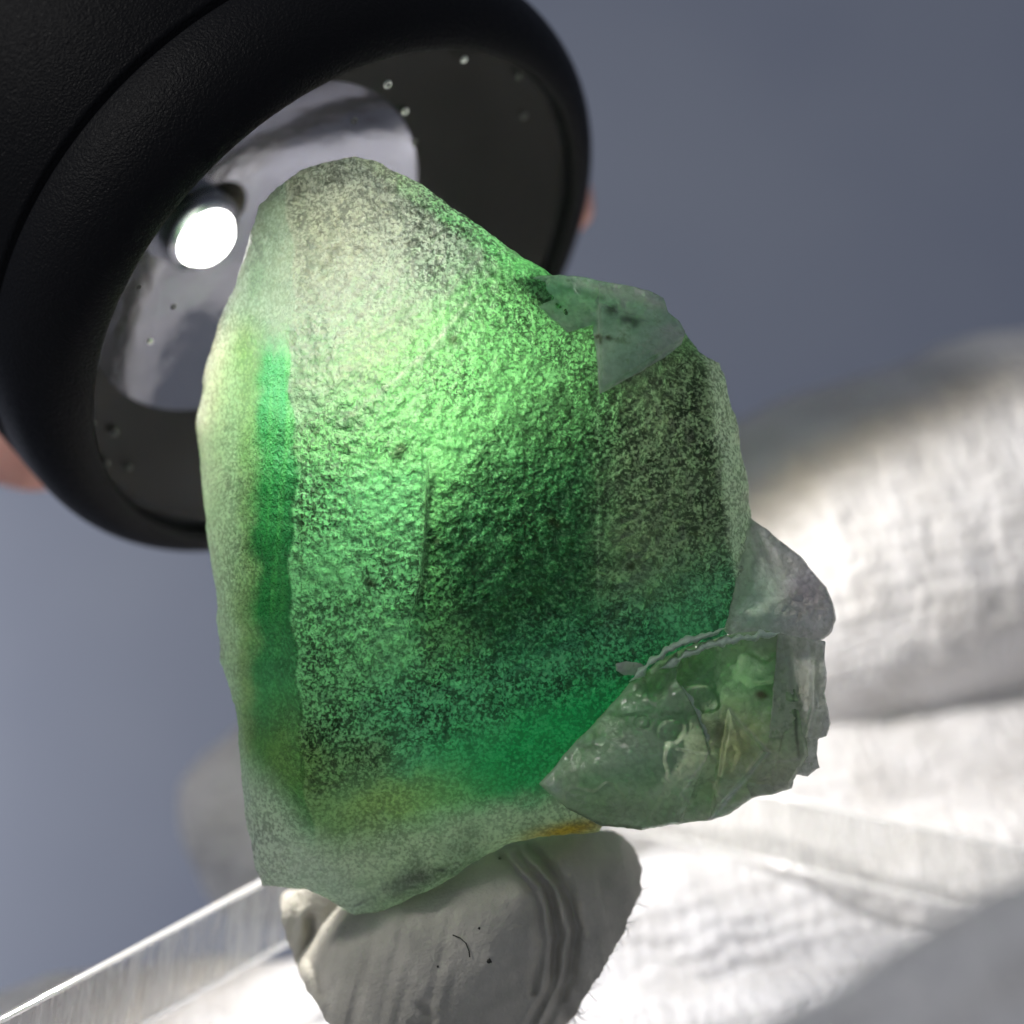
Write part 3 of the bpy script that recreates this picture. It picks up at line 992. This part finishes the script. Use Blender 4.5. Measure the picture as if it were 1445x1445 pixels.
KNOB = [(1056, 728), (1078, 745), (1102, 764), (1128, 785), (1146, 806), (1165, 830), (1176, 852), (1180, 872), (1174, 892), (1154, 908), (1120, 912), (1080, 908), (1040, 905), (1020, 890),
        (1030, 850), (1040, 800)]
relief('smoky_crystal', KNOB, (1095, 840), knob_front, lambda x, y: 150 + 0 * x, M_FLUOR2, crystal, 600, 60, 12, 5, 32, 10, lambda x, y: 0.6 + 0 * x,
       zone_of((0.66, 0.66, 0.62), (0.78, 0.78, 0.75), 40, 8, [(1128, 835, 36, 36, (0.40, 0.36, 0.43), 0.8), (1060, 850, 40, 60, (0.52, 0.72, 0.56), 0.9), (1100, 785, 30, 16, (0.74, 0.74, 0.72), 0.7)]))


def chip_front(x, y):
    a = line_side(x, y, (845, 426), (974, 474)); b = line_side(x, y, (972, 476), (845, 556))
    ins = np.minimum(np.minimum(a, b), x - 845)
    h = 8 - 0.12 * (x - 845)
    h = h + np.where(ins > 0, 12 * np.clip(ins / 5, 0, 1) + 0.12 * ins, 0)
    top = line_side(x, y, (735, 402), (950, 440))
    h = h - np.where(a < 0, 0.55 * np.clip(-a, 0, 80), 0)
    h = np.where(x < 845, 3 + 13 * fbm(x, y, 0 * x, 46, 4, 107) - 0.45 * np.clip(-line_side(x, y, (735, 420), (845, 436)), 0, 60), h)
    return h + 7 * fbm(x, y, 0 * x, 22, 4, 101) * sstep(14, -6, ins) + 2 * fbm(x, y, 0 * x, 14, 3, 103)


CHIP = [(728, 396), (756, 389), (790, 388), (828, 391), (858, 398), (890, 404), (915, 410), (937, 420), (944, 440), (960, 452), (968, 468), (962, 486), (944, 500), (905, 524), (846, 556),
        (842, 500), (836, 452), (800, 470), (776, 448), (752, 424)]
relief('cleaved_chip', CHIP, (868, 450), chip_front, lambda x, y: 130 + 0 * x, M_FLUOR2, crystal, 700, 70, 12, 3, 42, 6, lambda x, y: 0.5 + 0 * x,
       zone_of((0.62, 0.82, 0.70), (0.76, 0.86, 0.78), 40, 9, [(770, 410, 40, 16, (0.16, 0.42, 0.28), 0.8), (862, 436, 12, 8, (0.04, 0.03, 0.03), 0.9), (890, 452, 20, 9, (0.05, 0.05, 0.05), 0.9),
               (848, 480, 5, 5, (0.08, 0.04, 0.02), 1), (860, 478, 5, 4, (0.06, 0.03, 0.02), 1), (950, 470, 22, 16, (0.80, 0.82, 0.84), 0.9), (880, 410, 50, 10, (0.78, 0.80, 0.76), 0.8), (795, 440, 46, 30, (0.36, 0.72, 0.42), .95), (740, 396, 14, 8, (0.85, 0.88, 0.85), .9)],
               [([(845, 432), (845, 554)], 2.2, (0.9, 0.92, 0.88), 0.9), ([(847, 555), (905, 522), (966, 482)], 2.4, (0.92, 0.93, 0.92), 0.9), ([(815, 398), (830, 402), (880, 412), (938, 432)], 6, (0.92, 0.93, 0.90), 0.8),  # edge highlights of the chip, painted as pale lines
                ([(790, 404), (822, 412), (850, 420)], 5, (0.10, 0.16, 0.12), 0.8)]))

FLAKE = [(868, 936), (884, 933), (905, 936), (914, 946), (900, 953), (880, 953), (869, 946)]
relief('pale_flake', FLAKE, (890, 943), lambda x, y: 12 + 3 * fbm(x, y, 0 * x, 12, 3, 111), lambda x, y: 14 + 0 * x, M_FLUOR2, crystal, 120, 14, 6, 2, 52, 3, lambda x, y: 0.4 + 0 * x,
       zone_of((0.78, 0.80, 0.74), (0.7, 0.72, 0.66), 20), scale=12)
for k, (pts, w) in enumerate([([(888, 962), (915, 940), (938, 922), (962, 908), (995, 899), (1024, 886)], 7), ([(930, 944), (965, 928), (1000, 912), (1050, 902), (1100, 893)], 8),
                              ([(962, 968), (972, 985), (984, 1012), (993, 1035), (1000, 1066)], 8)]):
    mid = np.array(pts, float)
    seg = np.hypot(*np.diff(mid, axis=0).T); cum = np.concatenate([[0], np.cumsum(seg)])
    nn = max(24, int(cum[-1] / 3.0)); t = np.linspace(0, cum[-1], nn)
    mx = np.interp(t, cum, mid[:, 0]); my = np.interp(t, cum, mid[:, 1])
    tx, ty = np.gradient(mx), np.gradient(my); tl = np.hypot(tx, ty)
    nx, ny = -ty / tl, tx / tl
    taper = np.clip(np.minimum(t, cum[-1] - t) / 22.0, 0.08, 1)
    wa = w * taper * (0.7 + 1.3 * fbm(t, 0 * t, 0 * t + k, 11, 4, 200, 0.65))
    wb = w * taper * (0.7 + 1.3 * fbm(t, 0 * t + 50, 0 * t + k, 11, 4, 210, 0.65))
    base = 40
    V = []; F = []
    for i in range(nn):
        for q in (1, 0.7, 0.35, 0, -0.35, -0.7, -1):
            ww = wa[i] * q if q > 0 else wb[i] * q
            px_, py_ = mx[i] + nx[i] * ww, my[i] + ny[i] * ww
            hh = (base + 7 * (1 - q * q) * taper[i] * (0.7 + 0.9 * abs(float(vnoise(px_ / 6.0, py_ / 6.0, 0.0, 220))))) if abs(q) < 1 else base - 24
            V.append(P(px_, py_, -hh))
    for i in range(nn - 1):
        for q in range(7):
            F.append((i * 7 + q, i * 7 + (q + 1) % 7, i * 7 + 7 + (q + 1) % 7, i * 7 + 7 + q))
    o = mesh_obj('crust_ridge', V, F, M_CRUST, crystal)

# ------------------------------------------------------------------ putty
PUT = [(392, 1262), (398, 1300), (412, 1350), (430, 1395), (462, 1442), (515, 1486), (600, 1510), (680, 1512), (750, 1490), (800, 1447), (835, 1396),
       (872, 1330), (900, 1272), (909, 1225), (896, 1190), (862, 1170), (800, 1162), (720, 1172), (650, 1196), (560, 1236), (480, 1252), (430, 1254)]


def put_front(x, y):
    def dome(cx, cy, rx, ry, hh, rot=0.0):
        c, s = math.cos(rot), math.sin(rot)
        u = ((x - cx) * c + (y - cy) * s) / rx; v = (-(x - cx) * s + (y - cy) * c) / ry
        return hh * np.sqrt(np.clip(1 - u * u - v * v, 0, 1)) - 300 * np.clip(u * u + v * v - 1, 0, 3)
    h = dome(615, 1395, 220, 175, 235, -0.45)
    h = smax(h, dome(690, 1330, 110, 160, 225, 0.5), 60)
    h = smax(h, dome(800, 1300, 125, 155, 160, 0.25), 12)
    h = smax(h, dome(450, 1335, 70, 110, 40, 0.3), 10)
    h = smax(h, 0 * h - 60, 60)
    g = 0
    for pts, a, w in (([(728, 1208), (768, 1250), (785, 1320), (776, 1390), (748, 1450)], 17, 8), ([(748, 1200), (795, 1245), (812, 1310), (802, 1380), (770, 1450)], 22, 9),
                      ([(700, 1200), (752, 1258), (766, 1330), (752, 1400)], 11, 6), ([(440, 1300), (436, 1350), (455, 1400)], 18, 9),
                      ([(595, 1420), (612, 1438), (585, 1446)], 10, 7), ([(460, 1300), (480, 1296)], 3, 8)):
        g = g - a * np.exp(-(seg_dist(x + 4 * fbm(x, y, 0 * x, 40, 2, 5), y, pts) / w) ** 2)
    for pts, a, w in (([(714, 1204), (760, 1256), (775, 1326), (764, 1400), (742, 1440)], 9, 6), ([(738, 1204), (782, 1248), (799, 1316), (789, 1386), (762, 1446)], 9, 6)):
        g = g + a * np.exp(-(seg_dist(x + 4 * fbm(x, y, 0 * x, 40, 2, 5), y, pts) / w) ** 2)
    rib = 4 * vnoise(x / 13.0 + 0.02 * y, y / 160.0, 0 * x, 8) * sstep(700, 560, x) + 3.5 * vnoise((x - 0.25 * (y - 1300)) / 10.0, y / 140.0, 0 * x, 18) * sstep(690, 740, x)
    return h + g + rib + 3 * fbm(x, y, 0 * x, 30, 4, 44)


putty = relief('putty', PUT, (655, 1345), put_front, lambda x, y: 170 + 0 * x, M_PUTTY, None, 900, 130, 20, 7, 9, 0, yoff=275, bow=0.5, scale=30, soft=160)
tag(putty, 'lump of grey putty folded under the green crystal on the slab', 'putty')

# loose cotton fuzz on the thumb of the glove, and lint on the putty


def fibre(V, F, p, d, length, r, curl):
    d = Vector(d).normalized()
    b0 = len(V); n = 6
    side = Vector((random.uniform(-1, 1), random.uniform(-1, 1), random.uniform(-1, 1)))
    for i in range(n + 1):
        c = p + d * (length * i / n)
        d = (d + side * curl).normalized()
        u = d.orthogonal().normalized(); w = d.cross(u)
        for k in range(4):
            a = math.pi / 2 * k
            V.append(c + (u * math.cos(a) + w * math.sin(a)) * r * (1 - 0.6 * i / n))
    for i in range(n):
        for k in range(4):
            F.append((b0 + i * 4 + k, b0 + i * 4 + (k + 1) % 4, b0 + i * 4 + 4 + (k + 1) % 4, b0 + i * 4 + 4 + k))


gc = np.empty(len(glove.data.vertices) * 3); glove.data.vertices.foreach_get('co', gc); gc = gc.reshape(-1, 3) / S
gn = np.empty(len(glove.data.vertices) * 3); glove.data.vertices.foreach_get('normal', gn); gn = gn.reshape(-1, 3)
sel = np.where((gc[:, 1] < -600) & (gn[:, 2] > 0.3) & (gc[:, 0] < 1500))[0]
V = []; F = []
for i in rng.choice(sel, min(700, len(sel)), replace=False):
    n0 = Vector(gn[i]) + Vector((random.uniform(-.6, .6), random.uniform(-.6, .6), random.uniform(-.3, .6)))
    fibre(V, F, Vector(gc[i]), n0, random.uniform(30, 95), 1.1, 0.16)
fz = mesh_obj('cotton_fuzz', V, F, M_FIBRE, glove)
tag(fz, kind='stuff')

pc = np.empty(len(putty.data.vertices) * 3); putty.data.vertices.foreach_get('co', pc); pc = pc.reshape(-1, 3) / S
pn = np.empty(len(putty.data.vertices) * 3); putty.data.vertices.foreach_get('normal', pn); pn = pn.reshape(-1, 3)
sel = np.where((pn[:, 0] > 0.45) & (pn[:, 1] > -0.35) & (pn[:, 1] < 0.3) & (pc[:, 2] < -560) & (CX + pc[:, 0] * D / (D + pc[:, 1]) + 0.45 * ((CX - pc[:, 2] * D / (D + pc[:, 1])) - 1240) > 884))[0]
V = []; F = []
for i in rng.choice(sel, min(90, len(sel)), replace=False):
    fibre(V, F, Vector(pc[i]), Vector(pn[i]) + Vector((random.uniform(-.5, .5), random.uniform(-.6, .2), random.uniform(-.5, .5))), random.uniform(8, 26), 0.9, 0.2)
fz = mesh_obj('putty_fuzz', V, F, M_FIBRE, putty)
tag(fz, kind='stuff')


def on_putty(px, py):
    o = Vector((0, -D * S, 0)); r = (P(px, py, 0) * S - o).normalized()
    hit, loc, nor, _ = putty.ray_cast(o, r)
    return (loc / S, nor) if hit else (P(px, py, 0), Vector((0, -1, 0)))


for pts in ([(640, 1320), (650, 1324), (658, 1331), (662, 1342), (663, 1350)], [(520, 1195), (527, 1199), (535, 1200)]):
    V = []; F = []
    for i, (x, y) in enumerate(pts):
        q, nn = on_putty(x, y)
        if y < 1250: continue
        q = q + nn * 2
        for k in range(4):
            a = math.pi / 2 * k
            V.append(q + Vector((math.cos(a), -0.4, math.sin(a))) * 1.0)
    for i in range(len(V) // 4 - 1):
        for k in range(4):
            F.append((i * 4 + k, i * 4 + (k + 1) % 4, i * 4 + 4 + (k + 1) % 4, i * 4 + 4 + k))
    if V: mesh_obj('lint_hair', V, F, M_LINT, putty)
for px, py, r in ((690, 1356, 3.6), (676, 1310, 1.8), (618, 1364, 1.6), (705, 1212, 2.2)):
    q, nn = on_putty(px, py)
    bm = bmesh.new()
    bmesh.ops.create_icosphere(bm, subdivisions=2, radius=r, matrix=Matrix.Translation(q))
    for v in bm.verts: v.co += Vector((random.uniform(-1, 1), random.uniform(-1, 1), random.uniform(-1, 1))) * r * 0.3
    bm_obj('dirt_grain', bm, M_LINT, putty)
